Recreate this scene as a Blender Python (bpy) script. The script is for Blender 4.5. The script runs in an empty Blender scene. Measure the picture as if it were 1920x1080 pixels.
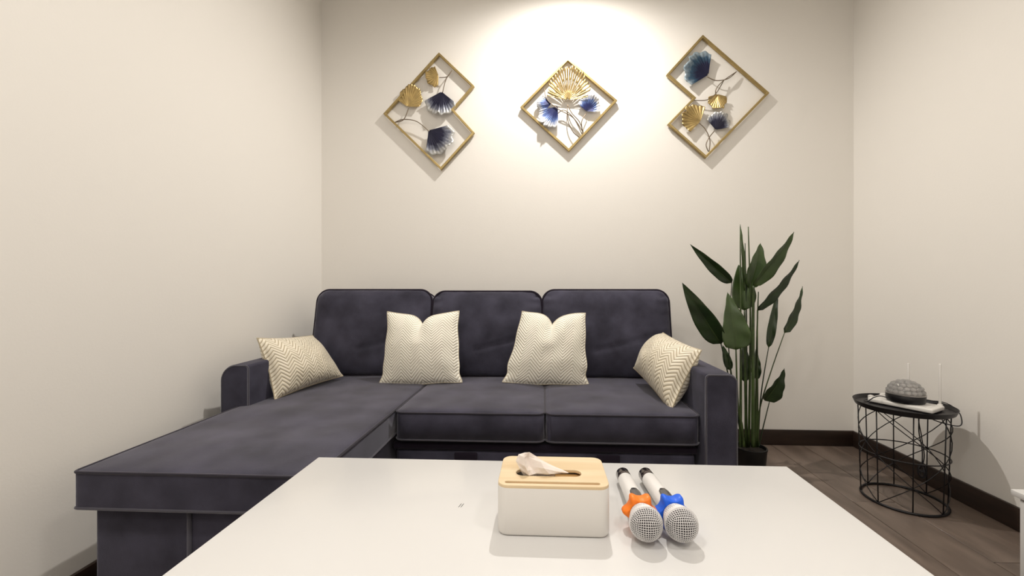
import bpy, bmesh, math, random
from mathutils import Vector, Matrix, noise
random.seed(4)
S = bpy.context.scene
COL = S.collection
PI = math.pi
# ------------------------------------------------------------------ camera
FPX, CX, CY, EYE = 800.0, 980.0, 538.0, 0.95
YAW = math.atan(39 / 800)
cd = bpy.data.cameras.new('camera'); cam = bpy.data.objects.new('camera', cd); COL.objects.link(cam)
cam.location = (0, 0, EYE); cam.rotation_euler = (PI / 2, 0, YAW)
cd.sensor_width = 36; cd.lens = FPX / 1920 * 36
cd.shift_x = -(CX - 960) / 1920; cd.shift_y = -(540 - CY) / 1920
cd.clip_start = 0.02
S.camera = cam
# ------------------------------------------------------------------ world, lights, exposure
w = bpy.data.worlds.new('world'); S.world = w; w.use_nodes = True
w.node_tree.nodes['Background'].inputs[0].default_value = (1, .95, .88, 1)
w.node_tree.nodes['Background'].inputs[1].default_value = 0.15
S.view_settings.view_transform = 'Standard'; S.view_settings.look = 'None'
S.view_settings.gamma = 1; S.view_settings.use_curve_mapping = False
S.view_settings.exposure = -0.06
def spot(name, loc, energy, size, blend, radius, col, rot=(0, 0, 0)):
    l = bpy.data.lights.new(name, 'SPOT'); l.energy = energy; l.spot_size = math.radians(size); l.spot_blend = blend
    l.shadow_soft_size = radius; l.color = col
    o = bpy.data.objects.new(name, l); COL.objects.link(o); o.location = loc; o.rotation_euler = rot
    return o
WARM = (1, .955, .895)
spot('downlight_by_wall', (.17, 2.16, 2.88), 134, 176, 1.0, .022, WARM, (math.radians(-9), 0, 0))
def lamp(name, loc, energy, size, col):
    l = bpy.data.lights.new(name, 'AREA'); l.shape = 'DISK'; l.size = size; l.energy = energy; l.color = col
    o = bpy.data.objects.new(name, l); COL.objects.link(o); o.location = loc
    return o
lamp('ceiling_lamp_left', (-.75, .0, 2.86), 17, .30, WARM)
lamp('ceiling_lamp_right', (1.15, .0, 2.86), 11, .30, WARM)
lamp('rear_fill_light', (.1, -1.1, 2.86), 16, .30, WARM)  # unseen fill light, added behind the camera to brighten the room

# ------------------------------------------------------------------ helpers
FW = Vector((-math.sin(YAW), math.cos(YAW), 0)); RT = Vector((math.cos(YAW), math.sin(YAW), 0))
def at(u, v, Y):            # the point of the room at depth Y that the photograph shows at (u, v)
    q = (u - CX) / FPX; d = Y / (FW.y + q * RT.y)
    p = d * (FW + q * RT); return Vector((p.x, Y, EYE - (v - CY) * d / FPX))
def on(u, v, z):            # the point at height z
    d = (EYE - z) * FPX / (v - CY); p = d * (FW + (u - CX) / FPX * RT); return Vector((p.x, p.y, z))

def nmat(name, col, rough=.5, metal=0, spec=.5, sheen=0, bump=0, bscale=40, var=0, vscale=6, coat=0, trans=0, sheen_rough=.4):
    m = bpy.data.materials.new(name); m.use_nodes = True
    nt = m.node_tree; b = nt.nodes['Principled BSDF']
    b.inputs['Base Color'].default_value = (*col, 1); b.inputs['Roughness'].default_value = rough
    b.inputs['Metallic'].default_value = metal; b.inputs['Specular IOR Level'].default_value = spec
    if sheen:
        b.inputs['Sheen Weight'].default_value = sheen; b.inputs['Sheen Roughness'].default_value = sheen_rough
        b.inputs['Sheen Tint'].default_value = (.74, .74, .82, 1)
    b.inputs['Coat Weight'].default_value = coat; b.inputs['Transmission Weight'].default_value = trans
    tc = nt.nodes.new('ShaderNodeTexCoord')
    if bump:
        n = nt.nodes.new('ShaderNodeTexNoise'); n.inputs['Scale'].default_value = bscale; n.inputs['Detail'].default_value = 4
        nt.links.new(tc.outputs['Object'], n.inputs['Vector'])
        bp = nt.nodes.new('ShaderNodeBump'); bp.inputs['Strength'].default_value = bump; bp.inputs['Distance'].default_value = .01
        nt.links.new(n.outputs['Fac'], bp.inputs['Height']); nt.links.new(bp.outputs[0], b.inputs['Normal'])
    if var:
        n = nt.nodes.new('ShaderNodeTexNoise'); n.inputs['Scale'].default_value = vscale; n.inputs['Detail'].default_value = 5
        nt.links.new(tc.outputs['Object'], n.inputs['Vector'])
        r = nt.nodes.new('ShaderNodeValToRGB'); r.color_ramp.elements[0].position = .3; r.color_ramp.elements[1].position = .7
        r.color_ramp.elements[0].color = (*[c * (1 - var) for c in col], 1); r.color_ramp.elements[1].color = (*[min(1, c * (1 + var)) for c in col], 1)
        nt.links.new(n.outputs['Fac'], r.inputs[0]); nt.links.new(r.outputs[0], b.inputs['Base Color'])
    return m
def wood(name, c1, c2, rough, scale=(1, 14, 14), coat=0):
    m = nmat(name, c1, rough, coat=coat); nt = m.node_tree; b = nt.nodes['Principled BSDF']
    tc = nt.nodes.new('ShaderNodeTexCoord'); mp = nt.nodes.new('ShaderNodeMapping'); mp.inputs['Scale'].default_value = scale
    oi = nt.nodes.new('ShaderNodeObjectInfo'); ad = nt.nodes.new('ShaderNodeVectorMath'); ad.operation = 'ADD'
    sc = nt.nodes.new('ShaderNodeVectorMath'); sc.operation = 'SCALE'; sc.inputs['Scale'].default_value = 17
    cb = nt.nodes.new('ShaderNodeCombineXYZ')
    nt.links.new(oi.outputs['Random'], cb.inputs[0]); nt.links.new(oi.outputs['Random'], cb.inputs[1])
    nt.links.new(cb.outputs[0], sc.inputs[0]); nt.links.new(tc.outputs['Object'], ad.inputs[0]); nt.links.new(sc.outputs[0], ad.inputs[1])
    nt.links.new(ad.outputs[0], mp.inputs['Vector'])
    n = nt.nodes.new('ShaderNodeTexNoise'); n.inputs['Scale'].default_value = 2.2; n.inputs['Detail'].default_value = 7; n.inputs['Distortion'].default_value = .6
    nt.links.new(mp.outputs[0], n.inputs['Vector'])
    r = nt.nodes.new('ShaderNodeValToRGB'); r.color_ramp.elements[0].position = .32; r.color_ramp.elements[1].position = .7
    r.color_ramp.elements[0].color = (*c1, 1); r.color_ramp.elements[1].color = (*c2, 1)
    nt.links.new(n.outputs['Fac'], r.inputs[0]); nt.links.new(r.outputs[0], b.inputs['Base Color'])
    return m

def mk(name, vs, fs, mat, parent=None, smooth=True, uv=None):
    me = bpy.data.meshes.new(name); me.from_pydata([tuple(v) for v in vs], [], fs); me.update()
    if smooth: me.polygons.foreach_set('use_smooth', [True] * len(me.polygons))
    if uv:
        l = me.uv_layers.new(name='UVMap')
        for lp in me.loops: l.data[lp.index].uv = uv[lp.vertex_index]
    me.materials.append(mat)
    o = bpy.data.objects.new(name, me); COL.objects.link(o)
    if parent: o.parent = parent
    return o
def mkbm(name, bm, mat, parent=None, smooth=True, fix=True):
    if fix: bmesh.ops.recalc_face_normals(bm, faces=bm.faces)
    me = bpy.data.meshes.new(name); bm.to_mesh(me); bm.free()
    if smooth:
        me.polygons.foreach_set('use_smooth', [True] * len(me.polygons))
        try: me.set_sharp_from_angle(angle=math.radians(40))
        except Exception: pass
    me.materials.append(mat)
    o = bpy.data.objects.new(name, me); COL.objects.link(o)
    if parent: o.parent = parent
    return o
def boxbm(lo, hi, bev=0, seg=3, bm=None):
    bm = bm or bmesh.new(); lo = Vector(lo); hi = Vector(hi)
    r = bmesh.ops.create_cube(bm, size=1)
    for v in r['verts']: v.co = Vector([(lo[i] + hi[i]) / 2 + v.co[i] * (hi[i] - lo[i]) for i in range(3)])
    if bev:
        es = list({e for v in r['verts'] for e in v.link_edges})
        bmesh.ops.bevel(bm, geom=es, offset=bev, segments=seg, profile=.5, affect='EDGES', clamp_overlap=True)
    return bm
def box(name, lo, hi, mat, parent=None, bev=0, seg=3):
    return mkbm(name, boxbm(lo, hi, bev, seg), mat, parent)
def thing(name, label, cat, loc=(0, 0, 0), group=None):
    o = bpy.data.objects.new(name, None); COL.objects.link(o); o.location = loc; o.empty_display_size = .05
    o['label'] = label; o['category'] = cat
    if group: o['group'] = group
    return o
def tag(o, label, cat, group=None):
    o['label'] = label; o['category'] = cat
    if group: o['group'] = group
    return o
def struct(o): o['kind'] = 'structure'; return o
def spline(pts, n=8, closed=False):
    P = [Vector(p) for p in pts]; out = []; N = len(P)
    rng = range(N if closed else N - 1)
    for i in rng:
        g = (lambda k: P[k % N]) if closed else (lambda k: P[max(0, min(N - 1, k))])
        a, b, c, d = g(i - 1), g(i), g(i + 1), g(i + 2)
        for k in range(n):
            t = k / n
            out.append(.5 * ((2 * b) + (c - a) * t + (2 * a - 5 * b + 4 * c - d) * t * t + (3 * b - a - 3 * c + d) * t ** 3))
    if not closed: out.append(P[-1])
    return out
def tube_data(pts, r, sides=8, closed=False, square=False):
    P = [Vector(p) for p in pts]; n = len(P); vs = []; fs = []
    rad = r if callable(r) else (lambda t: r)
    up = None
    for i in range(n):
        if closed: t = (P[(i + 1) % n] - P[i - 1])
        else: t = P[min(n - 1, i + 1)] - P[max(0, i - 1)]
        t.normalize()
        if up is None:
            up = Vector((0, 0, 1)) if abs(t.z) < .9 else Vector((1, 0, 0))
        x = up.cross(t)
        if x.length < 1e-5: x = Vector((0, 1, 0)).cross(t)
        x.normalize(); y = t.cross(x); up = y
        rr = rad(i / max(1, n - 1))
        for k in range(sides):
            a = 2 * PI * k / sides
            vs.append(P[i] + rr * (math.cos(a) * x + math.sin(a) * y))
    m = n if closed else n - 1
    for i in range(m):
        for k in range(sides):
            a = i * sides + k; b = i * sides + (k + 1) % sides; j = (i + 1) % n
            fs.append((a, b, j * sides + (k + 1) % sides, j * sides + k))
    if not closed:
        fs.append(tuple(reversed(range(sides)))); fs.append(tuple(range((n - 1) * sides, n * sides)))
    return vs, fs
def tube(name, pts, r, mat, parent=None, sides=8, closed=False):
    vs, fs = tube_data(pts, r, sides, closed); return mk(name, vs, fs, mat, parent)
def multi(parts):
    V = []; Fs = []
    for vs, fs in parts:
        o = len(V); V += list(vs); Fs += [tuple(i + o for i in f) for f in fs]
    return V, Fs
def lathe(name, prof, mat, parent=None, seg=32, M=Matrix(), cap=True):
    vs = []; fs = []
    for r, z in prof:
        for k in range(seg):
            a = 2 * PI * k / seg; vs.append(M @ Vector((r * math.cos(a), r * math.sin(a), z)))
    for i in range(len(prof) - 1):
        for k in range(seg):
            a = i * seg + k; b = i * seg + (k + 1) % seg; fs.append((a, b, b + seg, a + seg))
    if cap:
        fs.append(tuple(reversed(range(seg)))); fs.append(tuple(range((len(prof) - 1) * seg, len(prof) * seg)))
    bm = bmesh.new(); bv = [bm.verts.new(v) for v in vs]
    for f in fs: bm.faces.new([bv[i] for i in f])
    return mkbm(name, bm, mat, parent)
def rr_map(x, y, a, b, rc):      # square point (half sizes a, b) -> rounded rectangle
    ax, ay = abs(x), abs(y); dx = ax - (a - rc); dy = ay - (b - rc)
    if rc > 0 and dx > 0 and dy > 0:
        q = math.hypot(dx, dy); m = max(dx, dy) / q; ax = a - rc + dx * m; ay = b - rc + dy * m
    return math.copysign(ax, x), math.copysign(ay, y)
def samples(n, half, er):        # grid lines denser near the edges
    o = []
    for i in range(n + 1):
        t = -1 + 2 * i / n; o.append(half * math.sin(t * PI / 2) * .6 + half * t * .4)
    return o
def pad(name, a, b, band, bulge, er, rc, M, mat, parent, nx=40, ny=40, wr=0, seed=0, extra=None):
    """upholstered pad: outline a x b half sizes, boxed edge of height band, soft crown of height bulge; M maps (x, y, up) to the world"""
    xs = samples(nx, a, er); ys = samples(ny, b, er); vs = []; fs = []
    W = nx + 1
    for s in (1, -1):
        for j in range(ny + 1):
            for i in range(W):
                x, y = xs[i], ys[j]; d = min(a - abs(x), b - abs(y)); t = min(1, d / er)
                h = math.sqrt(max(0, 1 - (1 - t) ** 2)); cr = max(0, (1 - (x / a) ** 2)) ** .5 * max(0, (1 - (y / b) ** 2)) ** .5
                z = band / 2 + bulge * (.35 * h + .65 * cr)
                if wr:
                    z += wr * h * noise.noise(Vector((x * 5 + seed, y * 5, seed * 1.7))) + wr * .5 * h * noise.noise(Vector((x * 13 + seed, y * 9, seed)))
                if extra and s > 0: z += extra(x / a, y / b) * h
                X, Y = rr_map(x, y, a, b, rc)
                vs.append(M @ Vector((X, Y, s * z)))
    N = W * (ny + 1)
    for j in range(ny):
        for i in range(nx):
            k = j * W + i; fs.append((k, k + 1, k + W + 1, k + W)); fs.append((N + k, N + k + W, N + k + W + 1, N + k + 1))
    ring = [i for i in range(W)] + [j * W + nx for j in range(1, ny + 1)] + [ny * W + i for i in range(nx - 1, -1, -1)] + [j * W for j in range(ny - 1, 0, -1)]
    for q in range(len(ring)):
        p, r = ring[q], ring[(q + 1) % len(ring)]; fs.append((p, N + p, N + r, r))
    o = mk(name, vs, fs, mat, parent)
    try: o.data.set_sharp_from_angle(angle=math.radians(65))
    except Exception: pass
    return o, [vs[q] for q in ring], [vs[N + q] for q in ring]

# ------------------------------------------------------------------ materials
M_wall = nmat('wall_paint', (.84, .81, .762), .75, spec=.25, bump=.03, bscale=120)
M_ceil = nmat('ceiling_paint', (.84, .82, .78), .8)
M_floor = wood('floor_wood', (.105, .076, .060), (.20, .152, .122), .40, (5, 1.1, 1), coat=.1)
M_gap = nmat('floor_joint', (.02, .014, .01), .8)
M_base = wood('baseboard_wood', (.016, .009, .006), (.035, .02, .014), .45, (2, 2, 14))
M_velvet = nmat('charcoal_velvet', (.047, .045, .066), .85, spec=.15, sheen=.6, bump=.12, bscale=420, var=.36, vscale=8, sheen_rough=.35)
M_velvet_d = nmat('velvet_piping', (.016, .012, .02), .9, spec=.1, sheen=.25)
M_velvet_e = nmat('velvet_edge', (.035, .032, .042), .85, spec=.1, sheen=.4)
M_velvet_b = nmat('velvet_seam', (.075, .072, .088), .85, spec=.15, sheen=.8)
M_white = nmat('white_lacquer', (.70, .692, .682), .32, spec=.4, coat=.15)
M_plastic = nmat('white_plastic', (.74, .715, .68), .38, spec=.4)
M_black = nmat('black_metal', (.010, .009, .011), .38, metal=.3, spec=.5)
M_cord = nmat('black_rubber', (.008, .008, .012), .5)
M_pot = nmat('black_pot', (.003, .003, .003), .6)
M_soil = nmat('dark_soil', (.015, .011, .008), .95, bump=.6, bscale=60)
M_gold = nmat('gold_metal', (.50, .37, .16), .38, metal=.8, var=.2, vscale=30)
M_goldframe = nmat('gold_frame', (.40, .30, .13), .40, metal=.8, var=.12, vscale=20)
M_bronze = nmat('bronze_wire', (.20, .155, .11), .45, metal=.7)
M_lid = wood('pale_bamboo', (.66, .49, .28), (.78, .63, .42), .45, (1.5, 18, 4))
M_lid_in = wood('bamboo_cut', (.50, .28, .10), (.62, .38, .16), .55, (1.5, 18, 4))
M_tissue = nmat('tissue_paper', (.80, .72, .66), .9, spec=.1, bump=.05, bscale=90)
M_tissue.node_tree.nodes['Principled BSDF'].inputs['Subsurface Weight'].default_value = .15
M_tissue.node_tree.nodes['Principled BSDF'].inputs['Subsurface Radius'].default_value = (.02, .015, .01)
M_dark = nmat('dark_inside', (.02, .018, .016), .9)
M_mesh = nmat('silver_mesh', (.82, .80, .80), .35, metal=.25)
M_core = nmat('mic_foam', (.045, .04, .045), .9)
M_handle = nmat('white_handle', (.80, .78, .76), .35, spec=.4)
M_chrome = nmat('dark_chrome', (.10, .075, .075), .12, metal=.9)
M_orange = nmat('orange_silicone', (.95, .22, .012), .45)
M_blue = nmat('blue_silicone', (.005, .12, .78), .45)
M_screen = nmat('grey_display', (.09, .085, .085), .2)
M_leaf = nmat('green_leaf', (.015, .034, .008), .34, spec=.5, var=.45, vscale=9)
M_leaf2 = nmat('green_leaf_light', (.036, .066, .014), .36, spec=.5, var=.35, vscale=9)
M_stem = nmat('green_stem', (.040, .066, .016), .45, var=.5, vscale=12)
M_stemd = nmat('dark_green_stem', (.018, .032, .012), .5, var=.3, vscale=12)
M_mark = nmat('scuff', (.03, .028, .025), .9)
M_glassd = nmat('clear_dome', (.93, .92, .91), .06, trans=.85, spec=.7)
M_lens = nmat('dome_core', (.42, .40, .39), .25, metal=.7)
M_label = nmat('logo_grey', (.45, .44, .43), .6)

def chevron(name, base, line, period, amp, pitch, satin, duty=.34):
    m = nmat(name, base, .42 if satin else .8, spec=.4 if satin else .2, sheen=.3); nt = m.node_tree; b = nt.nodes['Principled BSDF']; L = nt.links
    b.inputs['Sheen Tint'].default_value = (1, .96, .88, 1)
    tc = nt.nodes.new('ShaderNodeTexCoord'); sp = nt.nodes.new('ShaderNodeSeparateXYZ'); L.new(tc.outputs['UV'], sp.inputs[0])
    def mt(op, a, bb):
        n = nt.nodes.new('ShaderNodeMath'); n.operation = op
        for i, q in enumerate((a, bb)):
            if isinstance(q, (int, float)): n.inputs[i].default_value = q
            elif q is not None: L.new(q, n.inputs[i])
        return n.outputs[0]
    zz = mt('PINGPONG', sp.outputs[0], period / 2)
    vv = mt('ADD', sp.outputs[1], mt('MULTIPLY', zz, amp))
    fr = mt('PINGPONG', vv, pitch / 2)
    fr = mt('DIVIDE', fr, pitch / 2)
    r = nt.nodes.new('ShaderNodeValToRGB'); L.new(fr, r.inputs[0])
    r.color_ramp.elements[0].position = duty - .14; r.color_ramp.elements[1].position = duty + .10
    r.color_ramp.elements[0].color = (*line, 1); r.color_ramp.elements[1].color = (*base, 1)
    L.new(r.outputs[0], b.inputs['Base Color'])
    bp = nt.nodes.new('ShaderNodeBump'); bp.inputs['Strength'].default_value = .7; bp.inputs['Distance'].default_value = .004
    sm = mt('SMOOTH_MIN', fr, .7); L.new(sm, bp.inputs['Height']); L.new(bp.outputs[0], b.inputs['Normal'])
    return m
M_chev = chevron('cream_chevron', (.93, .90, .80), (.58, .52, .41), .112, 1.0, .0165, False, .30)
M_chevs = chevron('satin_chevron', (.80, .73, .59), (.46, .39, .27), .075, .95, .019, True, .32)
def leafmat(name, stops, metal, rough):
    m = nmat(name, stops[0][1], rough, metal=metal); nt = m.node_tree; b = nt.nodes['Principled BSDF']; L = nt.links
    tc = nt.nodes.new('ShaderNodeTexCoord'); sp = nt.nodes.new('ShaderNodeSeparateXYZ'); L.new(tc.outputs['UV'], sp.inputs[0])
    n = nt.nodes.new('ShaderNodeTexNoise'); n.inputs['Scale'].default_value = 5; L.new(tc.outputs['UV'], n.inputs['Vector'])
    a = nt.nodes.new('ShaderNodeMath'); a.operation = 'MULTIPLY_ADD'; L.new(n.outputs['Fac'], a.inputs[0]); a.inputs[1].default_value = .45; L.new(sp.outputs[1], a.inputs[2])
    s = nt.nodes.new('ShaderNodeMath'); s.operation = 'SUBTRACT'; L.new(a.outputs[0], s.inputs[0]); s.inputs[1].default_value = .22
    r = nt.nodes.new('ShaderNodeValToRGB'); L.new(s.outputs[0], r.inputs[0]); e = r.color_ramp.elements
    e[0].position, e[0].color = stops[0][0], (*stops[0][1], 1); e[1].position, e[1].color = stops[-1][0], (*stops[-1][1], 1)
    for p, c in stops[1:-1]: q = e.new(p); q.color = (*c, 1)
    L.new(r.outputs[0], b.inputs['Base Color']); return m
M_navy = leafmat('navy_to_grey_leaf', [(.0, (.008, .008, .026)), (.58, (.010, .010, .034)), (.78, (.15, .16, .21)), (.98, (.52, .52, .50))], .35, .38)
M_blu = leafmat('blue_to_white_leaf', [(.0, (.004, .006, .04)), (.46, (.008, .016, .10)), (.70, (.10, .16, .36)), (.90, (.72, .73, .75))], .3, .38)
M_teal = leafmat('blue_to_pale_leaf', [(.0, (.008, .008, .035)), (.48, (.008, .010, .042)), (.74, (.03, .075, .13)), (.98, (.30, .37, .42))], .35, .38)

# ------------------------------------------------------------------ room
XL, XR, YB, YF, ZC = -1.408, 1.852, 2.645, -1.7, 2.92
T = .12
struct(box('wall_back', (XL - T, YB, -.1), (XR + T, YB + T, ZC + .1), M_wall))
struct(box('wall_left', (XL - T, YF, -.1), (XL, YB, ZC + .1), M_wall))
struct(box('wall_right', (XR, YF, -.1), (XR + T, YB, ZC + .1), M_wall))
struct(box('wall_front', (XL - T, YF - T, -.1), (XR + T, YF, ZC + .1), M_wall))
struct(box('ceiling', (XL, YF, ZC), (XR, YB, ZC + .1), M_ceil))
fl = struct(box('floor', (XL, YF, -.1), (XR, YB, -.004), M_gap))
pw, pl = .185, 1.22
plank_mesh = {}
def plank(x0, x1, y0, y1):
    key = (round(x1 - x0, 3), round(y1 - y0, 3))
    if key not in plank_mesh:
        o = mkbm('plank', boxbm((-(x1 - x0) / 2, -(y1 - y0) / 2, -.004), ((x1 - x0) / 2, (y1 - y0) / 2, 0), .0012, 1), M_floor, fl); plank_mesh[key] = o.data
    else:
        o = bpy.data.objects.new('plank', plank_mesh[key]); COL.objects.link(o); o.parent = fl
    o.location = ((x0 + x1) / 2, (y0 + y1) / 2, 0)
g = .0012
x = XL; row = 0
while x < XR - .01:
    x1 = min(XR, x + pw); y = YF - [0, .41, .83, .2, .62][row % 5]
    while y < YB - .01:
        a, b_ = max(YF, y), min(YB, y + pl)
        if b_ - a > .02: plank(x + g, x1 - g, a + g, b_ - g)
        y += pl
    x = x1; row += 1
BH, BT = .092, .014
struct(box('baseboard_back', (XL, YB - BT, 0), (XR, YB, BH), M_base, None, .003, 2))
struct(box('baseboard_left', (XL, YF, 0), (XL + BT, YB - BT, BH), M_base, None, .003, 2))
struct(box('baseboard_right', (XR - BT, YF, 0), (XR, YB - BT, BH), M_base, None, .003, 2))

# ------------------------------------------------------------------ sofa
sofa = thing('sectional_sofa', 'charcoal velvet sectional sofa with a chaise along the left wall', 'sofa', (-.3, 1.9, 0))
def sp(o):      # parts are built in room coordinates; keep them there under the Empty
    o.parent = sofa; o.matrix_parent_inverse = Matrix.Translation(sofa.location).inverted(); return o
SH = .475
SX0, SX1 = -1.285, .705
# backrest frame, plinth, chaise base
sp(box('back_frame', (SX0 + .005, 2.40, .03), (SX1 - .004, 2.60, .80), M_velvet, None, .03, 4))
sp(box('base', (-.60, 1.70, .03), (.585, 2.42, .345), M_velvet, None, .008, 2))
dr = sp(box('pull_out_drawer', (-.575, 1.640, .05), (.572, 1.70, .315), M_velvet, None, .012, 3))
for xx in (-.30, .245):
    vs = []
    o = box('pull_tab', (xx - .045, 1.628, .275), (xx + .045, 1.6405, .312), M_velvet_d, None, .006, 3); o.parent = dr
    o.matrix_parent_inverse = Matrix.Translation(sofa.location).inverted() @ Matrix.Translation(sofa.location)
sp(box('base_rail', (-.585, 1.632, .318), (.580, 1.72, .345), M_velvet_d, None, .009, 3))
cb = sp(box('chaise_base', (-1.19, 1.075, .03), (-.60, 2.42, .378), M_velvet, None, .012, 3))
# a raised vertical seam on the chaise front
o = sp(tube('seam_welt', [(-.925, 1.073, .375), (-.925, 1.073, .04)], .006, M_velvet_b, None, 8))
for (xx, yy) in ((-1.15, 1.12), (-.64, 1.12), (-1.15, 2.3), (-.55, 2.3), (.53, 1.75), (.53, 2.3)):
    sp(lathe('foot', [(.022, 0), (.026, .033)], M_dark, None, 16, Matrix.Translation((xx, yy, 0))))
# arms
def arm(x0, x1, y0, y1, h, r0, r1):
    """profile in x-z with rounded top corners (r0 at x0, r1 at x1), run back along y"""
    pr = [(x0, .035)] + [(x0 + r0 - r0 * math.cos(t), h - r0 + r0 * math.sin(t)) for t in [PI / 2 * k / 8 for k in range(9)]] \
        + [(x1 - r1 + r1 * math.sin(t), h - r1 + r1 * math.cos(t)) for t in [PI / 2 * k / 8 for k in range(9)]] + [(x1, .035)]
    cxm, czm = (x0 + x1) / 2, (h + .035) / 2
    lv = [(y0, .006), (y0 + .002, .002), (y0 + .006, 0), (y1, 0)]
    bm = bmesh.new(); rings = []
    for y, ins in lv: rings.append([bm.verts.new((px - math.copysign(ins, px - cxm), y, pz - (ins if pz > czm else 0))) for px, pz in pr])
    n = len(pr)
    for a, b in zip(rings, rings[1:]):
        for k in range(n): bm.faces.new((a[k], a[(k + 1) % n], b[(k + 1) % n], b[k]))
    bm.faces.new(rings[0]); bm.faces.new(rings[-1])
    a = sp(mkbm('armrest', bm, M_velvet))
    p = tube('piping', [(px - math.copysign(.004, px - cxm), y0 + .001, pz - (.004 if pz > czm else 0)) for px, pz in pr], .0035, M_velvet_b, None, 6); p.parent = a
    return a
arm(.588, SX1, 1.585, 2.60, .632, .012, .03)
arm(SX0, -1.168, 1.640, 2.60, .640, .06, .012)
# seat pads
def flat(cx, cy, cz): return Matrix.Translation((cx, cy, cz))
def pipes(o, rings, r=.0052, mat=M_velvet_b):
    for g_ in rings: tube('piping', g_, r, mat, o, 6, True)
zt = SH - .008; zb = .364
def seat(name, x0, x1, y0, y1, seed, ztop=zt, zbot=zb, bulge=.016, rc=.02):
    o, a, b = pad(name, (x1 - x0) / 2, (y1 - y0) / 2, ztop - zbot, bulge, .06, rc, flat((x0 + x1) / 2, (y0 + y1) / 2, (ztop + zbot) / 2), M_velvet, None, 40, 40, .004, seed)
    # flatten the underside
    for v in o.data.vertices:
        if v.co.z < zbot: v.co.z = zbot
    sp(o)
    for g_ in (a, b):
        t_ = tube('piping', g_, .0038, M_velvet_b if g_ is b else M_velvet_e, None, 6, True); t_.parent = o
    return o
seat('seat_cushion', -.572, .004, 1.612, 2.32, 1.3, rc=.035)
seat('seat_cushion', .008, .584, 1.612, 2.32, 4.1, rc=.035)
seat('chaise_cushion', -1.215, -.578, 1.045, 2.32, 7.7, SH - .004, .378, .010, .012)
# back cushions
def back(x0, x1, z1, seed, tilt, yf, extra=None):
    z0 = SH - .005; h = (z1 - z0); c = Vector(((x0 + x1) / 2, yf + .085, (z0 + z1) / 2))
    # local x -> world x, local y -> up, local up -> towards the room
    M = Matrix.Translation(c) @ Matrix.Rotation(-tilt, 4, 'X') @ Matrix(((1, 0, 0, 0), (0, 0, -1, 0), (0, 1, 0, 0), (0, 0, 0, 1)))
    o, a, b = pad('back_cushion', (x1 - x0) / 2, h / 2 / math.cos(tilt), .10, .055, .09, .065, M, M_velvet, None, 48, 44, .011, seed, extra)
    sp(o); 
    for g_ in (a, b):
        t_ = tube('piping', g_, .007, M_velvet_d, None, 6, True); t_.parent = o
    return o
def gather(seed, k):
    def f(x, y):
        top = max(0, (y - .45) / .55); side = max(0, (abs(x) - .6) / .4)
        return -k * (.5 + .5 * math.sin(x * 23 + 3 * math.sin(y * 3 + seed))) * top ** 1.5 * .5 - k * (.5 + .5 * math.sin(y * 26 + seed)) * side ** 2 * max(0, y) - .006 * math.exp(-((y + .35 - .35 * x) / .05) ** 2) * (1 if x > -.2 else 0)
    return f
back(-1.255, -.612, .922, 2.2, .20, 2.245, gather(1, .006))
back(-.604, -.010, .914, 5.1, .20, 2.245, gather(2, .020))
back(-.004, .668, .922, 8.4, .20, 2.245, gather(4, .014))

# ------------------------------------------------------------------ throw pillows (four corners in the room, crown along the normal)
def pillow(label, BL, BR, TR, TL, thick, mat, notch=0, uvs=(.42, .40), sag=.02, n=64, turn=False, seed=0, ear=.06):
    BL, BR, TR, TL = map(Vector, (BL, BR, TR, TL)); nr = ((BR - BL).cross(TL - BL)).normalized()
    ctr = (BL + BR + TR + TL) / 4
    root = thing('throw_pillow', label, 'pillow', (ctr.x, ctr.y, min(BL.z, BR.z)), 'throw pillows on the sofa')
    vs = []; fs = []; uv = []; W = n + 1
    inv = Vector(root.location)
    for s in (1, -1):
        for j in range(W):
            for i in range(W):
                S_ = -1 + 2 * i / n; T_ = -1 + 2 * j / n
                # edges pulled in between the corners
                ex = S_ * (1 - ear * (1 - T_ * T_)); ey = T_ * (1 - ear * (1 - S_ * S_))
                if notch:
                    ex *= 1 - .055 * math.exp(-((T_ + .76) / .17) ** 2) + .012 * math.sin(T_ * 7 + seed)
                    ey *= 1 + .012 * math.sin(S_ * 6 + seed * 2)
                    dn = math.exp(-(abs(ex) / .17) ** 1.0) * notch * max(0, (T_ + .2) / 1.2) ** 2.2; ey -= dn
                    ey -= .10 * (1 - abs(S_) ** 1.5) * max(0, -T_) ** 2
                a = (ex + 1) / 2; b = (ey + 1) / 2
                p = BL * (1 - a) * (1 - b) + BR * a * (1 - b) + TR * a * b + TL * (1 - a) * b
                pr = (max(0, 1 - S_ ** 2) ** .55) * (max(0, 1 - T_ ** 2) ** .55)
                if notch: pr *= 1 - .55 * math.exp(-(ex / .16) ** 2) * max(0, T_) ** 1.5
                pr *= 1 + .10 * noise.noise(Vector((S_ * 2 + seed, T_ * 2, seed)))
                vs.append(p + nr * s * thick / 2 * pr - inv)
                uv.append((T_ * uvs[1] / 2 + 5, S_ * uvs[0] / 2 + 5) if turn else (S_ * uvs[0] / 2 + 5.02, T_ * uvs[1] / 2 + 5))
    N = W * W
    for j in range(n):
        for i in range(n):
            k = j * W + i; fs.append((k, k + 1, k + W + 1, k + W)); fs.append((N + k, N + k + W, N + k + W + 1, N + k + 1))
    ring = [i for i in range(W)] + [j * W + n for j in range(1, W)] + [n * W + i for i in range(n - 1, -1, -1)] + [j * W for j in range(n - 1, 0, -1)]
    for q in range(len(ring)):
        p, r = ring[q], ring[(q + 1) % len(ring)]; fs.append((p, N + p, N + r, r))
    mk('cover', vs, fs, mat, root, True, uv)
    tube('seam', [vs[q] for q in ring], .0028, mat, root, 6, True)
    return root
def pt(u, v, Y): return at(u, v, Y)
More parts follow.
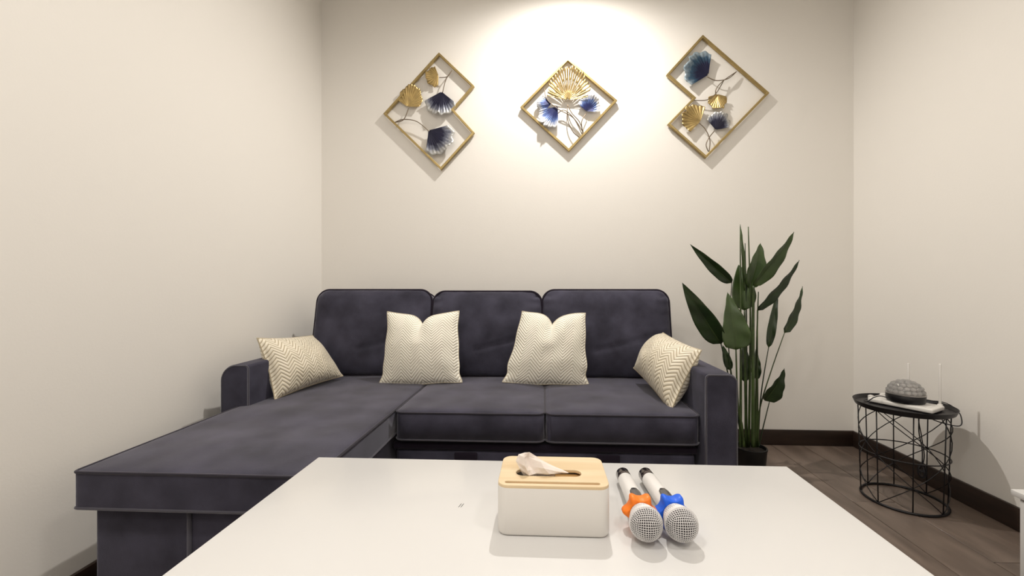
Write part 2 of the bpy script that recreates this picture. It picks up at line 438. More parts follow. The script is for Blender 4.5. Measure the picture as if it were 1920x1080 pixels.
pillow('cream chevron pillow with pinched top, between the left and middle back cushions',
       pt(711, 719, 2.06), pt(867, 716, 2.06), pt(860, 584, 2.16), pt(727, 585, 2.16), .17, M_chev, .32, seed=1)
pillow('cream chevron pillow with pinched top, between the middle and right back cushions',
       pt(940, 717, 2.06), pt(1105, 720, 2.06), pt(1098, 587, 2.16), pt(979, 583, 2.16), .17, M_chev, .32, seed=5)
pillow('satin beige chevron pillow leaning on the left arm above the chaise',
       pt(515, 749, 1.74), pt(643, 705, 2.12), pt(586, 629, 2.16), pt(482, 634, 1.76), .19, M_chevs, 0, (.50, .30), seed=3, ear=.06)
pillow('satin beige chevron pillow leaning on the right arm beside the plant',
       pt(1188, 690, 2.10), pt(1258, 772, 1.70), pt(1315, 657, 1.74), pt(1243, 624, 2.12), .21, M_chevs, 0, (.50, .30), seed=9, ear=.06)

# ------------------------------------------------------------------ coffee table
TZ = .53; KT = .42 / .53
tb = thing('coffee_table', 'white lacquered coffee table in front of the sofa', 'table', (.007, .68, 0))
def tp(name, lo, hi, bev=.002):
    o = box(name, lo, hi, M_white, None, bev, 2); o.parent = tb; o.matrix_parent_inverse = Matrix.Translation(tb.location).inverted(); return o
tp('table_top', (-.555, .30, TZ - .03), (.569, 1.0285, TZ), .0022)
for xx in (-.525, .494):
    for yy in (.33, .95):
        tp('leg', (xx, yy, 0), (xx + .045, yy + .045, TZ - .03))
tp('apron', (-.48, .34, TZ - .08), (.494, .356, TZ - .03)); tp('apron', (-.48, .965, TZ - .08), (.494, .981, TZ - .03))
tp('apron', (-.512, .375, TZ - .08), (-.496, .95, TZ - .03)); tp('apron', (.508, .375, TZ - .08), (.524, .95, TZ - .03))
m0 = on(863, 948, TZ)
pp = []
for dx in (-.0022, .0022):
    pp.append(tube_data([m0 + Vector((dx, -.006, 0)), m0 + Vector((dx + .003, .007, 0))], .0006, 5))
o = mk('scuff_mark', *multi(pp), M_mark); o.parent = tb; o.matrix_parent_inverse = Matrix.Translation(tb.location).inverted()

# ------------------------------------------------------------------ tissue box
BX0, BX1, BY0, BY1, BHt = -.0785, .1117, .716, .842, .0862
tc_ = Vector(((BX0 + BX1) / 2, (BY0 + BY1) / 2, TZ))
tbx = thing('tissue_box', 'white tissue box with pale wooden lid on the coffee table', 'tissue box', tc_)
def rrect(a, b, r, n=6):
    o = []
    for (sx, sy, a0) in ((1, 1, 0), (-1, 1, 90), (-1, -1, 180), (1, -1, 270)):
        for k in range(n + 1):
            t = math.radians(a0 + 90 * k / n); o.append((sx * (a - r) + r * math.cos(t), sy * (b - r) + r * math.sin(t)))
    return o
def shell(name, a, b, r, levels, mat, parent, cap_bottom=True):
    vs = []; fs = []
    for (inset, z) in levels:
        for x_, y_ in rrect(a - inset, b - inset, max(.002, r - inset)): vs.append((x_, y_, z))
    n = len(vs) // len(levels)
    for i in range(len(levels) - 1):
        for k in range(n): fs.append((i * n + k, i * n + (k + 1) % n, (i + 1) * n + (k + 1) % n, (i + 1) * n + k))
    fs.append(tuple(reversed(range(n)))); fs.append(tuple(range((len(levels) - 1) * n, len(levels) * n)))
    bm = bmesh.new(); bv = [bm.verts.new(v) for v in vs]
    for f in fs: bm.faces.new([bv[i] for i in f])
    return mkbm(name, bm, mat, parent)
HA, HB = (BX1 - BX0) / 2, (BY1 - BY0) / 2
shell('box_body', HA, HB, .018, [(.005, 0), (.0015, .002), (0, .006), (0, BHt - .0062), (.0008, BHt - .005), (.004, BHt - .005), (.004, .012)], M_plastic, tbx)
# lid: outline with an oval opening and a phone slot, cut right through
def lid():
    cu = bpy.data.curves.new('lid_c', 'CURVE'); cu.dimensions = '2D'; cu.fill_mode = 'BOTH'; cu.extrude = .0018; cu.bevel_depth = .0010; cu.bevel_resolution = 2
    def poly(pts):
        s = cu.splines.new('POLY'); s.points.add(len(pts) - 1); s.use_cyclic_u = True
        for p, q in zip(s.points, pts): p.co = (q[0], q[1], 0, 1)
    poly(rrect(HA - .0015, HB - .0015, .017, 8))
    hx0, hx1 = on(967, 884, TZ + BHt), on(1090, 884, TZ + BHt)
    cxh = (hx0.x + hx1.x) / 2 - tc_.x; hy = hx0.y - tc_.y - .002
    poly([(cxh + p[0], hy + p[1]) for p in reversed(rrect((hx1.x - hx0.x) / 2, .0146, .0144, 8))])
    s0, s1 = on(946, 903, TZ + BHt), on(1125, 903, TZ + BHt)
    poly([((s0.x + s1.x) / 2 - tc_.x + p[0], s0.y - tc_.y + p[1]) for p in reversed(rrect((s1.x - s0.x) / 2, .0052, .0050, 6))])
    tmp = bpy.data.objects.new('lid_tmp', cu); COL.objects.link(tmp)
    dg = bpy.context.evaluated_depsgraph_get(); me = bpy.data.meshes.new_from_object(tmp.evaluated_get(dg)); bpy.data.objects.remove(tmp)
    me.materials.clear(); me.materials.append(M_lid)
    o = bpy.data.objects.new('lid', me); COL.objects.link(o); o.parent = tbx; o.location = (0, 0, BHt - .0028)
    return cxh, hy, o
cxh, hy, lid_o = lid()
o = mkbm('lid_lining', boxbm((-HA + .012, -HB + .008, BHt - .010), (HA - .012, -HB + .032, BHt - .0062)), M_lid_in, tbx)
o = mkbm('slot_stop', boxbm((cxh + .012, hy - .018, BHt - .018), (cxh + .06, hy + .018, BHt - .0095)), M_lid_in, tbx)
# tissue
def tissue():
    L = lambda u, v, Y: at(u, v, Y)
    yb = tc_.y + hy
    z_top = TZ + BHt
    # rows from inside the opening up to the free edge
    rows = [
        [L(982, 892, yb - .004), L(994, 893, yb - .012), L(1008, 893, yb - .004), L(1022, 892, yb - .010), L(1034, 889, yb - .002), L(1040, 886, yb + .004)],
        [L(974, 878, yb - .006), L(992, 893, yb - .020), L(1006, 888, yb - .012), L(1030, 890, yb - .020), L(1046, 888, yb - .012), L(1058, 887, yb - .006)],
        [L(968, 864, yb + .006), L(984, 876, yb - .020), L(994, 874, yb - .002), L(1020, 880, yb - .018), L(1044, 885, yb - .014), L(1065, 888, yb - .012)],
        [L(973, 851, yb + .012), L(983, 860, yb - .010), L(990, 857, yb + .010), L(1014, 868, yb - .008), L(1038, 878, yb - .008), L(1066, 888, yb - .012)],
        [L(978, 850, yb + .016), L(984, 849, yb + .002), L(993, 847, yb + .012), L(1018, 864, yb + .004), L(1041, 876, yb - .002), L(1066, 887.5, yb - .011)],
    ]
    rows.insert(0, [Vector((p.x * .8 + (tc_.x + cxh) * .2, yb + (p.y - yb) * .35, z_top - .022)) for p in rows[0]])
    for r in rows[1:]:
        for k_, p in enumerate(r): r[k_] = Vector((p.x, yb + (p.y - yb) * .8, p.z))
    def lin(pts, n):
        o = []
        for a, b in zip(pts, pts[1:]): o += [a.lerp(b, k / n) for k in range(n)]
        return o + [pts[-1]]
    n = 2; g1 = [lin(r, n) for r in rows]; cols = [lin([r[i] for r in g1], n) for i in range(len(g1[0]))]
    vs = []; fs = []; H_ = len(cols[0])
    org = Vector((tc_.x + cxh, yb, z_top - .022))
    for c in cols:
        for p in c:
            vs.append(p - org + Vector((noise.noise(p * 60), noise.noise(p * 60 + Vector((7, 0, 0))), noise.noise(p * 55 + Vector((0, 9, 0))))) * .0010)
    for i in range(len(cols) - 1):
        for j in range(H_ - 1): k = i * H_ + j; fs.append((k, k + 1, k + H_ + 1, k + H_))
    o = mk('tissue', vs, fs, M_tissue, None, False); o.location = org
    so = o.modifiers.new('thick', 'SOLIDIFY'); so.thickness = .0007
    tag(o, 'crumpled white tissue sticking out of the wooden lid opening', 'tissue')
tissue()

# ------------------------------------------------------------------ microphones
def grille_data(r, M, n=13, back=-.55):
    """ball of woven wire, flattened slightly along the axis"""
    bm = bmesh.new(); bmesh.ops.create_cube(bm, size=2); bmesh.ops.subdivide_edges(bm, edges=bm.edges[:], cuts=n - 1, use_grid_fill=True)
    for v in bm.verts:
        c = v.co; q = Vector([math.tan(k * PI / 4) for k in c]); v.co = q.normalized()
    bmesh.ops.delete(bm, geom=[v for v in bm.verts if v.co.z < back], context='VERTS')
    # turn so that wires run crosswise over the front
    for v in bm.verts: v.co *= r
    bm.verts.ensure_lookup_table(); parts = []
    done = []
    for e in bm.edges:
        a, b = e.verts[0].co.copy(), e.verts[1].co.copy(); done.append(tube_data([a, b], r * .023, 4))
    bm.free()
    V, Fs = multi(done); return [M @ v for v in V], Fs
def mic(label, tail, head, ringmat, ringname, roll):
    tail, head = Vector(tail), Vector(head)
    root = thing('microphone', label, 'microphone', (head.x, head.y, TZ), 'wireless microphones on the coffee table')
    ax = (head - tail).normalized(); q = ax.to_track_quat('Z', 'Y').to_matrix().to_4x4()
    M = Matrix.Translation(head - Vector(root.location)) @ q @ Matrix.Scale(KT, 4)          # z axis: towards the head
    Ln = (head - tail).length / KT; R_ = .0335
    b = lathe('handle', [(.0185, -Ln + .045), (.0192, -Ln + .047), (.0198, -Ln * .55), (.0215, -.075), (.0225, -.05)], M_handle, root, 28, M)
    c = lathe('end_cap', [(.006, -Ln), (.0155, -Ln + .001), (.0185, -Ln + .006), (.0190, -Ln + .044), (.0186, -Ln + .046)], M_chrome, root, 28, M)
    # display panel on the upper side of the handle
    up = Vector((0, 0, 1)); loc_up = (q.to_3x3().inverted() @ up); ang = math.atan2(loc_up.y, loc_up.x)
    vs = []; fs = []; n = 8
    for j in range(7):
        z = -.125 + j * .062 / 6
        wdt = .55 * math.sqrt(max(.02, 1 - ((j - 3) / 3.15) ** 4))
        for i in range(n + 1):
            a = ang + roll + (-1 + 2 * i / n) * wdt; vs.append(M @ Vector((.0222 * math.cos(a), .0222 * math.sin(a), z)))
    for j in range(6):
        for i in range(n): k = j * (n + 1) + i; fs.append((k, k + 1, k + n + 2, k + n + 1))
    o = mk('display', vs, fs, M_screen, root); so = o.modifiers.new('t', 'SOLIDIFY'); so.thickness = .0016; so.offset = 0
    # silicone anti-roll ring: six blunt lobes
    vs = []; fs = []; seg = 72; prof = [(-.072, .55), (-.069, .85), (-.063, 1), (-.050, 1), (-.044, .9), (-.040, .55)]
    for z, k in prof:
        for i in range(seg):
            a = 2 * PI * i / seg; lob = .0335 + .0052 * math.cos(6 * (a - ang - roll) + PI) + .0012 * math.cos(12 * (a - ang - roll))
            rr = .022 + (lob - .022) * k; vs.append(M @ Vector((rr * math.cos(a), rr * math.sin(a), z)))
    for j in range(len(prof) - 1):
        for i in range(seg): fs.append((j * seg + i, j * seg + (i + 1) % seg, (j + 1) * seg + (i + 1) % seg, (j + 1) * seg + i))
    fs.append(tuple(reversed(range(seg)))); fs.append(tuple(range((len(prof) - 1) * seg, len(prof) * seg)))
    o = mk(ringname, vs, fs, ringmat, root); o.data.set_sharp_from_angle(angle=math.radians(50)); o['label'] = label.split(' on ')[0].split('with ')[-1]
    # head
    gr = mk('grille', *grille_data(R_, M, 11, -.02), M_mesh, root); gr['label'] = 'silver wire mesh grille'
    # lower basket: cone of wires
    parts = []; k = 44
    for i in range(k):
        a = 2 * PI * i / k; b2 = a + .28
        for bb in (b2, a - .28):
            parts.append(tube_data([M @ Vector((R_ * math.cos(a), R_ * math.sin(a), -.003)), M @ Vector((.029 * math.cos((a + bb) / 2), .029 * math.sin((a + bb) / 2), -.022)), M @ Vector((.0235 * math.cos(bb), .0235 * math.sin(bb), -.041))], .0007, 4))
    for z, r in ((-.012, .0315), (-.022, .029), (-.032, .0262)):
        parts.append(tube_data([M @ Vector((r * math.cos(2 * PI * i / 32), r * math.sin(2 * PI * i / 32), z)) for i in range(32)], .0007, 4, True))
    mk('basket', *multi(parts), M_mesh, root)
    lathe('grille_band', [(R_ - .002, -.004), (R_ + .0012, -.003), (R_ + .0012, .003), (R_ - .002, .004)], M_mesh, root, 40, M, cap=False)
    lathe('foam', [(.020, -.040), (.0305, -.004), (.0312, .004), (.028, .0145), (.020, .0245), (.010, .030), (.001, .0312)], M_core, root, 28, M)
mic('white microphone with orange silicone ring on the table beside the tissue box',
    on(1167, 888, TZ + .021 * KT), on(1211, 981, TZ + .040 * KT), M_orange, 'silicone_ring', .0)
mic('white microphone with blue silicone ring on the table at the right',
    on(1209, 888, TZ + .021 * KT), on(1277, 982, TZ + .040 * KT), M_blue, 'silicone_ring', .0)

# ------------------------------------------------------------------ wall art
WY = YB
def art(label, outline, leaves, stems, org, sc, tabs):
    P = lambda p, off=.026: at(org[0] + p[0] * sc, org[1] + p[1] * sc, WY - off)
    c = sum((P(p) for p in outline), Vector()) / len(outline)
    root = thing('wall_art', label, 'wall art', (c.x, WY, c.z), 'metal ginkgo wall art over the sofa')
    R0 = Vector(root.location); n = len(outline)
    pts = [P(p, 0) - R0 for p in outline]
    # frame: mitred square bar standing off the wall
    area = sum(pts[i].x * pts[(i + 1) % n].z - pts[(i + 1) % n].x * pts[i].z for i in range(n)); sg = 1 if area > 0 else -1
    def offs(d):
        o = []
        for i in range(n):
            a, b, c_ = pts[i - 1], pts[i], pts[(i + 1) % n]
            e1 = (b - a).normalized(); e2 = (c_ - b).normalized()
            n1 = Vector((-e1.z, 0, e1.x)) * sg; n2 = Vector((-e2.z, 0, e2.x)) * sg
            m = (n1 + n2) / (1 + n1.dot(n2)); o.append(b + m * d)
        return o
    inn = offs(.0135); vs = []; fs = []
    y0, y1 = -.026, -.006
    for ring, y in ((pts, y0), (inn, y0), (inn, y1), (pts, y1)):
        for p in ring: vs.append((p.x, y, p.z))
    for k in range(4):
        for i in range(n): fs.append((k * n + i, k * n + (i + 1) % n, ((k + 1) % 4) * n + (i + 1) % n, ((k + 1) % 4) * n + i))
    bm = bmesh.new(); bv = [bm.verts.new(v) for v in vs]
    for f in fs: bm.faces.new([bv[i] for i in f])
    bmesh.ops.recalc_face_normals(bm, faces=bm.faces); bmesh.ops.bevel(bm, geom=[e for e in bm.edges], offset=.0015, segments=1, affect='EDGES')
    mkbm('frame', bm, M_goldframe, root, False)
    for t in tabs:
        p = P(t, 0) - R0; lathe('mounting_tab', [(.010, -.0085), (.010, -.0005)], M_goldframe, root, 12, Matrix.Translation(p) @ Matrix.Rotation(-PI / 2, 4, 'X') @ Matrix.Scale(-1, 4, (0, 0, 1)))
    for s in stems:
        pl_ = [P(p, .022 + .010 * math.sin(PI * i / max(1, len(s) - 1))) - R0 for i, p in enumerate(s)]
        tube('stem', spline(pl_, 6), .0027, M_bronze, root, 6)
    for (ap, tp_, hw, mat, slit, th, lift) in leaves:
        A = P(ap, 0) - R0; B = P(tp_, 0) - R0; ln = (B - A).length; d = (B - A) / ln; ln *= 1.1; side = Vector((d.z, 0, -d.x)); hwm = 1.15 * hw * sc * (P((1, 0)) - P((0, 0))).length / sc
        vs = []; fs = []; uv = []; na = 72; nr = 12; sd = random.random() * 9
        ths = math.radians(th); mx = math.sin(min(ths, PI / 2))
        for j in range(nr + 1):
            r = .04 + .96 * j / nr
            for i in range(na + 1):
                t = -1 + 2 * i / na; a = t * ths
                edge = 1 + .05 * noise.noise(Vector((t * 4 + sd, 0, 0))) + .035 * math.sin(t * 17 + sd) - .10 * math.exp(-(t / .07) ** 2) - .16 * max(0, abs(t) - .8) / .2 * .6
                rr = r * (1 + (edge - 1) * r ** 2)
                x_ = math.sin(a) * rr * hwm / mx; y_ = rr * ln * (math.cos(a) if ths < PI / 2 else (math.cos(a) + .0))
                dep = -.026 - lift * r * r - (.0032 if mat is M_gold else .0014) * r * math.sin(t * 40) - .012 * r * r * math.cos(t * 4.2)
                p = A + side * x_ + d * y_; p.y = dep; vs.append(p); uv.append((t, r))
        for j in range(nr):
            for i in range(na):
                if slit and j >= 3 and (i % 3 == 1) and not (j in (7,) and i % 2): continue
                k = j * (na + 1) + i; fs.append((k, k + 1, k + na + 2, k + na + 1))
        o = mk('ginkgo_leaf', vs, fs, mat, root, True, uv); so = o.modifiers.new('t', 'SOLIDIFY'); so.thickness = .0014
    return root
G, NV, BL_, TL_ = M_gold, M_navy, M_blu, M_teal
art('stepped gold frame with two gold and two navy ginkgo leaves, leftmost wall art',
    [(518, 92), (792, 352), (632, 535), (794, 712), (534, 1000), (88, 566)],
    [((515, 272), (425, 288), 72, G, 0, 80, .004), ((275, 512), (325, 362), 88, G, 0, 80, .006), ((538, 395), (522, 565), 112, NV, 0, 62, .010), ((438, 695), (585, 825), 125, NV, 0, 62, .012)],
    [[(612, 218), (575, 265), (515, 272)], [(612, 218), (565, 290), (538, 395)], [(165, 622), (235, 600), (275, 512)], [(165, 622), (235, 598), (340, 615), (438, 695)]],
    (700, 80), 220 / 914, [(520, 125), (533, 962)])
art('diamond gold frame with large cut-out gold leaf, middle wall art under the bright light',
    [(560, 108), (1013, 498), (570, 965), (126, 560)],
    [((562, 495), (578, 232), 178, G, 1, 85, .022), ((470, 552), (345, 712), 100, BL_, 0, 50, .014), ((412, 526), (285, 530), 62, BL_, 0, 60, .008), ((733, 600), (785, 468), 95, BL_, 0, 75, .012)],
    [[(345, 375), (370, 470), (470, 560), (610, 640), (700, 770)], [(462, 610), (530, 572), (620, 650), (695, 795)], [(560, 520), (562, 660), (610, 770), (672, 825)], [(560, 520), (600, 600), (670, 680), (705, 780)], [(733, 600), (690, 680), (703, 790)]],
    (950, 90), 230 / 1129, [(562, 140), (980, 500)])
art('stepped gold frame with two blue and two gold ginkgo leaves, rightmost wall art',
    [(340, 78), (836, 510), (364, 996), (78, 742), (268, 548), (70, 374)],
    [((382, 375), (232, 285), 130, TL_, 0, 68, .016), ((450, 520), (450, 628), 66, G, 0, 80, .006), ((322, 722), (205, 655), 98, G, 0, 80, .010), ((436, 785), (478, 672), 84, NV, 0, 66, .010)],
    [[(603, 338), (540, 390), (450, 404), (382, 375)], [(603, 338), (500, 410), (450, 470), (450, 520)], [(510, 400), (450, 500), (380, 550), (268, 552)], [(398, 938), (404, 850), (370, 770), (322, 722)], [(392, 936), (376, 885), (400, 830), (436, 785)]],
    (1230, 50), 230 / 920, [(338, 108), (806, 516)])

# ------------------------------------------------------------------ potted plant
PY = 2.25
pc = at(1408, 845, PY); pc.z = 0
plant = thing('potted_plant', 'tall green bird of paradise plant in a black pot', 'plant', pc)
lathe('pot', [(.060, 0), (.064, .004), (.074, .116), (.0765, .120), (.0765, .128), (.070, .128), (.068, .112)], M_pot, plant, 36)
lathe('soil', [(.0685, .095), (.0675, .112), (.03, .116), (.001, .117)], M_soil, plant, 28)
def q(u, v, dy=0): return at(u, v, PY + dy) - pc
def blade(base, tip, wpx, bow, face, mat, fold=.25, n=16, curl=0, prof=1):
    """leaf blade from base to tip; face: turn of the blade about its midrib"""
    A, B = base, tip; L = (B - A).length; d = (B - A).normalized()
    view = Vector((.0, -1, 0)); s0 = d.cross(view).normalized(); nrm = s0.cross(d).normalized()
    s1 = s0 * math.cos(face) + nrm * math.sin(face); nn = s1.cross(d).normalized()
    wm = 1.15 * wpx * PY / FPX / 2 / max(.25, abs(math.cos(face)))
    vs = []; fs = []; uv = []; m = 6
    for i in range(n + 1):
        t = i / n
        if prof == 1: wd = (math.sin(PI * t ** .62) ** .8) * (1 - .12 * t) if 0 < t < 1 else 0
        else: wd = (math.sin(PI * t ** .45) ** .9) if 0 < t < 1 else 0
        mid = A + d * L * t + nn * bow * math.sin(PI * t) - Vector((0, 0, curl)) * t * t
        for j in range(-m, m + 1):
            e = j / m; wv = .003 * math.sin(t * 21 + e * 2)
            vs.append(mid + s1 * wm * wd * e + nn * (abs(e) * wm * wd * fold * 1.6 + wv * abs(e))); uv.append((e, t))
    W = 2 * m + 1
    for i in range(n):
        for j in range(2 * m): k = i * W + j; fs.append((k, k + 1, k + W + 1, k + W))
    o = mk('leaf', vs, fs, mat, plant, True, uv); so = o.modifiers.new('t', 'SOLIDIFY'); so.thickness = .0012
    rb = [A + d * L * t + nn * (bow * math.sin(PI * t) - .0008) - Vector((0, 0, curl)) * t * t for t in [k / 12 for k in range(13)]]
    mr = tube('midrib', rb, lambda t: .0028 * (1 - .8 * t), M_stem, o, 6)
    return o
LV = [  # base px, tip px, width px, dy base, dy tip, face, material, profile
    ((1372, 531), (1294, 458), 17, .02, -.05, .5, M_leaf, 1),
    ((1352, 645), (1279, 530), 31, -.06, -.12, .45, M_leaf, 1),
    ((1380, 656), (1364, 548), 43, -.09, -.05, .0, M_leaf2, 2),
    ((1396, 582), (1385, 496), 36, .03, .08, .2, M_leaf2, 1),
    ((1404, 540), (1426, 456), 33, .0, .05, -.2, M_leaf2, 1),
    ((1413, 536), (1489, 435), 24, -.03, -.08, -.4, M_leaf2, 1),
    ((1420, 582), (1499, 488), 18, -.02, -.06, -.5, M_leaf, 1),
    ((1471, 624), (1505, 537), 17, .02, .05, -.3, M_leaf, 2),
    ((1441, 652), (1458, 546), 12, .03, .06, .4, M_leaf, 1),
    ((1434, 751), (1471, 691), 30, -.05, -.08, -.3, M_leaf, 2),
    ((1369, 694), (1355, 647), 13, .06, .09, .3, M_leaf, 1),
    ((1396, 716), (1394, 640), 18, .08, .10, .1, M_leaf, 1),
    ((1419, 712), (1417, 655), 12, .07, .09, .2, M_leaf, 1),
    ((1396, 545), (1388, 421), 6, .01, .02, .1, M_leaf2, 1),
]
for (b_, t_, wp, d0, d1, fc, mt_, pf) in LV:
    blade(q(b_[0], b_[1], d0), q(t_[0], t_[1], d1), wp, .012, fc, mt_, .22, 18, 0, pf)
def stem(p0, mids, p1, r0, r1, mat):
    pts = [q(*p0)] + [q(*m) for m in mids] + [q(*p1)]
    tube('stalk', spline(pts, 6), lambda t: (r0 + (r1 - r0) * t) * .70, mat, plant, 8)
PB = 838
stem((1388, PB, -.03), [(1389, 700, -.02)], (1388, 424, .02), .0125, .0035, M_stem)
stem((1412, PB, -.05), [(1412, 720, -.04), (1412, 600, -.02)], (1413, 536, -.03), .0150, .0085, M_stem)
stem((1399, PB, .02), [(1398, 700, .02)], (1396, 582, .03), .0125, .006, M_stem)
stem((1404, PB, .0), [(1407, 600, .0)], (1403, 425, -.01), .010, .0035, M_stem)
stem((1398, PB, .03), [(1400, 640, .03)], (1397, 456, .03), .008, .003, M_stemd)
stem((1417, PB, -.0), [(1419, 650, .0)], (1422, 547, .0), .009, .0035, M_stem)
stem((1396, PB, -.04), [(1384, 760, -.07)], (1380, 656, -.09), .009, .005, M_stem)
stem((1394, PB, -.0), [(1375, 745, -.02)], (1352, 645, -.06), .007, .004, M_stemd)
stem((1392, PB, .02), [(1374, 720, .02), (1366, 640, .02)], (1372, 531, .02), .006, .003, M_stemd)
stem((1421, PB, -.0), [(1420, 700, -.0)], (1420, 582, -.02), .008, .004, M_stem)
stem((1420, PB, .01), [(1424, 770, .01), (1446, 695, .01)], (1471, 624, .02), .006, .003, M_stem)
stem((1421, PB, .03), [(1427, 740, .03)], (1441, 652, .03), .006, .003, M_stemd)
stem((1423, PB, -.03), [(1430, 805, -.04)], (1443, 752, -.05), .005, .003, M_stemd)
stem((1400, PB, .05), [(1382, 780, .05)], (1369, 694, .06), .006, .003, M_stemd)
stem((1404, PB, .06), [(1398, 780, .07)], (1396, 716, .08), .007, .004, M_stemd)
stem((1413, PB, .06), [(1418, 780, .06)], (1419, 712, .07), .007, .004, M_stemd)
stem((1394, PB, -.05), [(1392, 800, -.055), (1388, 780, -.05)], (1390, 750, -.04), .007, .004, M_stem)

# ------------------------------------------------------------------ side table with light and router
STC = Vector((1.602, 1.985, 0)); STH = .432
st = thing('wire_side_table', 'round black wire basket side table near the right wall', 'table', STC)
def circ(r, z, n=56): return [(r * math.cos(2 * PI * i / n), r * math.sin(2 * PI * i / n), z) for i in range(n)]
RB, RTp = .148, .160
tube('base_ring', circ(RB, .0055), .0055, M_black, st, 8, True)
tube('middle_ring', circ((RB + RTp) / 2, .215), .0026, M_black, st, 6, True)
tube('upper_ring', circ(RTp, STH - .022), .0030, M_black, st, 6, True)
lathe('tray', [(.166, STH - .020), (.170, STH - .020), (.178, STH - .002), (.1785, STH), (.1765, STH), (.168, STH - .014), (.001, STH - .014)], M_black, st, 64)
NW = 8; ph = .32
def rp(k, z):
    a = ph + 2 * PI * k / NW; r = RB + (RTp - RB) * z / STH; return Vector((r * math.cos(a), r * math.sin(a), z))
z0_, z1_, z2_ = .008, .215, STH - .020
for k in range(NW):
    tube('upright_wire', [rp(k, z0_), rp(k, z1_), rp(k, z2_)], .0024, M_black, st, 6)
    for (za, zb_) in ((z0_, z1_), (z1_, z2_)):
        if k % 2: continue
        for (ka, kb) in ((k, k + 2), (k + 2, k)):
            tube('cross_wire', [rp(ka + (kb - ka) * t, za + (zb_ - za) * t) for t in [i_ / 8 for i_ in range(9)]], .0020, M_black, st, 6)
TT = STH - .014
e0, e1 = on(1636, 741, TT + .02), on(1770, 766, TT + .02)
dirx = (e1 - e0).normalized(); ang = math.atan2(dirx.y, dirx.x)
rc_ = Vector((STC.x + .005, STC.y - .004, TT))
router = thing('wifi_router', 'flat white router with upright antennas under the disco light', 'router', rc_)
router.rotation_euler = (0, 0, ang)
rl = .115
box('router_body', (-rl, -.062, .003), (rl, .062, .022), M_plastic, router, .006, 3)
box('top_panel', (-rl + .02, -.050, .0215), (rl - .02, .050, .0235), M_plastic, router, .001, 1)
for (xx, yy) in ((-rl + .02, -.045), (rl - .02, -.045), (-rl + .02, .045), (rl - .02, .045)):
    lathe('foot', [(.006, 0), (.006, .004)], M_cord, router, 10, Matrix.Translation((xx, yy, 0)))
for xx, hh in ((-.010, .165), (.098, .180)):
    box('antenna_hinge', (xx - .008, .056, .004), (xx + .008, .072, .026), M_plastic, router, .003, 2)
    an = box('antenna', (xx - .0045, .0595, .020), (xx + .0045, .0685, .020 + hh), M_plastic, router, .003, 2)
box('network_plug', (-rl - .012, -.03, .004), (-rl + .004, -.008, .026), M_plastic, router, .002, 1)
box('network_plug', (-rl + .002, .050, .004), (-rl + .022, .074, .028), M_plastic, router, .002, 1)
dc = rc_ + Vector((.0, -.004, .0236))
dl = thing('disco_light', 'black disco light with clear faceted dome on the router', 'disco light', dc)
lathe('light_base', [(.060, 0), (.066, .003), (.068, .008), (.069, .030), (.066, .034)], M_black, dl, 48)
lathe('dome_rim', [(.066, .0335), (.0700, .0345), (.0700, .0385), (.066, .0395)], M_lens, dl, 48)
# faceted dome: rows of raised lens bumps
Rd = .062; parts = []
def dome_patch(cx_, r, lo, na, nr, ax):
    """spherical cap of radius r about cx_, opening away from ax"""
    qv = Vector(ax).to_track_quat('Z', 'Y'); V = []; Fq = []
    for j in range(nr):
        el = lo + (PI / 2 - lo) * j / nr
        for i in range(na):
            a = 2 * PI * i / na; V.append(Vector(cx_) + qv @ Vector((r * math.cos(el) * math.cos(a), r * math.cos(el) * math.sin(a), r * math.sin(el))))
    V.append(Vector(cx_) + qv @ Vector((0, 0, r)))
    for j in range(nr - 1):
        for i in range(na): Fq.append((j * na + i, j * na + (i + 1) % na, (j + 1) * na + (i + 1) % na, (j + 1) * na + i))
    for i in range(na): Fq.append(((nr - 1) * na + i, (nr - 1) * na + (i + 1) % na, nr * na))
    return V, Fq
shell_part = dome_patch((0, 0, 0), Rd, 0, 48, 14, (0, 0, 1))
parts.append(shell_part)
for rowi, (eld, cnt) in enumerate(((9, 18), (27, 16), (45, 13), (63, 8), (80, 4))):
    el = math.radians(eld)
    for k in range(cnt):
        a = 2 * PI * (k + .5 * (rowi % 2)) / cnt; nrm_ = Vector((math.cos(el) * math.cos(a), math.cos(el) * math.sin(a), math.sin(el)))
        parts.append(dome_patch(nrm_ * (Rd - .0055), .0125, .35, 12, 4, nrm_))
V, Fq = multi(parts)
mk('faceted_dome', [Vector((v.x, v.y, .039 + max(0, v.z) * .86)) for v in V], Fq, M_glassd, dl)
lathe('lamp_core', [(.056, .039), (.054, .050), (.044, .068), (.025, .080), (.001, .084)], M_lens, dl, 24)
def cord(name, pts, r, label):
    P0 = Vector(pts[0]); o = tube(name, [p - P0 for p in spline(pts, 8)], r, M_cord, None, 6); o.location = P0
    tag(o, label, 'cable'); return o
cy = TT + .012
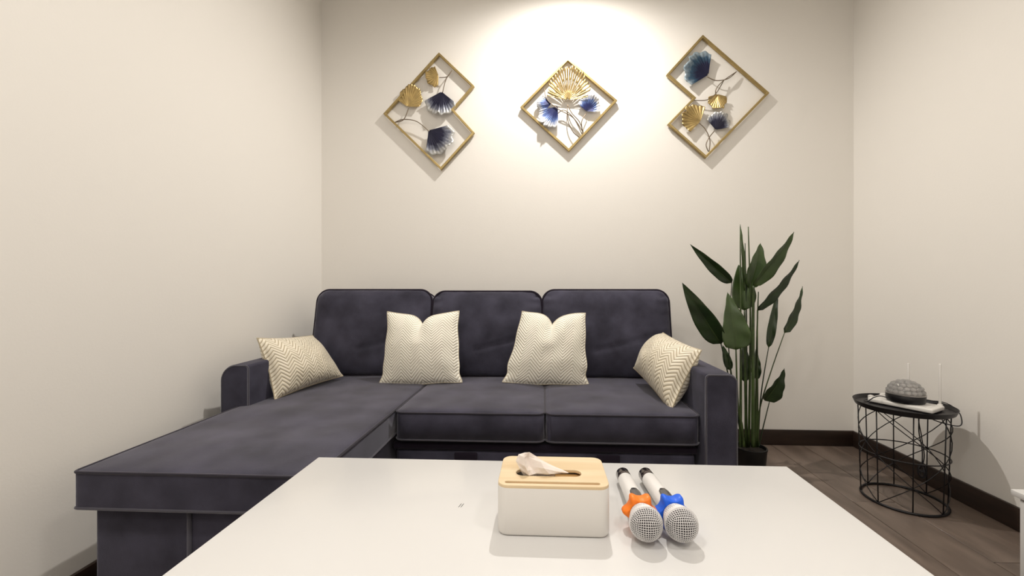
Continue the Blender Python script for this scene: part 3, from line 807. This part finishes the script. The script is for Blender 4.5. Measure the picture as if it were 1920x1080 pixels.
cord('power_cable', [dc + Vector((.062, .01, .012)), rc_ + Vector((.10, -.012, .030)), rc_ + Vector((.135, -.02, .028)), STC + Vector((.165, -.03, STH + .006)), STC + Vector((.183, -.045, STH - .010)), STC + Vector((.178, -.075, STH - .035)),
                     STC + Vector((.125, -.125, STH - .06)), STC + Vector((.06, -.10, STH - .05)), STC + Vector((.02, -.06, STH - .032)), STC + Vector((.03, -.06, .30)), STC + Vector((.045, -.055, .22)), STC + Vector((.04, -.05, .17))], .0022, 'thin black cord looping over the right rim of the wire table')
cord('network_cable', [rc_ + Vector((-.055, .0, .030)), rc_ + Vector((-.085, .02, .040)), rc_ + Vector((-.118, .018, .034)), rc_ + Vector((-.138, .03, .012)), rc_ + Vector((-.12, .075, .006)), rc_ + Vector((-.06, .11, .006))], .0022, 'short black cable at the left end of the white router')
bundle = thing('cord_bundle', 'tied bundle of black cord hanging inside the wire table', 'cable', STC + Vector((.04, -.05, .12)))
for k, (aa, rr, hh) in enumerate(((0, .016, .055), (1.2, .02, .045), (2.4, .014, .06))):
    tube('loop', spline([(rr * math.cos(aa) * math.sin(t), rr * math.sin(aa) * math.sin(t), .03 + hh * .5 * math.cos(t) * 1.0) for t in [2 * PI * i / 10 for i in range(10)]], 4, True), .0022, M_cord, bundle, 6, True)
tube('tie', [(.008 * math.cos(2 * PI * i / 12), .008 * math.sin(2 * PI * i / 12), .03) for i in range(12)], .004, M_cord, bundle, 6, True)
tube('cord_lead', spline([(0, 0, .05), (.004, .004, .12), (-.008, .006, .2), (-.02, -.01, STH - .022 - .12)], 6), .0022, M_cord, bundle, 6)
box('adapter', (-.055, -.035, STH - .022 - .12 - .022), (.01, .01, STH - .0205 - .12), M_cord, bundle, .004, 2)

# ------------------------------------------------------------------ white cabinet at the right edge of the picture
cabc = Vector((1.62, .95, 0)); CH = .35
cab = thing('low_cabinet', 'white low cabinet against the right wall, only its corner showing', 'cabinet', cabc)
box('cabinet_top', (1.386 - cabc.x, .40 - cabc.y, CH - .018), (XR - .016 - cabc.x, 1.338 - cabc.y, CH), M_white, cab, .003, 2)
box('body', (1.400 - cabc.x, .42 - cabc.y, 0), (XR - .016 - cabc.x, 1.325 - cabc.y, CH - .018), M_white, cab, .002, 2)
for k in range(2):
    d_ = box('door', (1.392 - cabc.x, .43 + k * .447 - cabc.y, .03), (1.400 - cabc.x, .43 + k * .447 + .441 - cabc.y, CH - .024), M_white, cab, .002, 2)
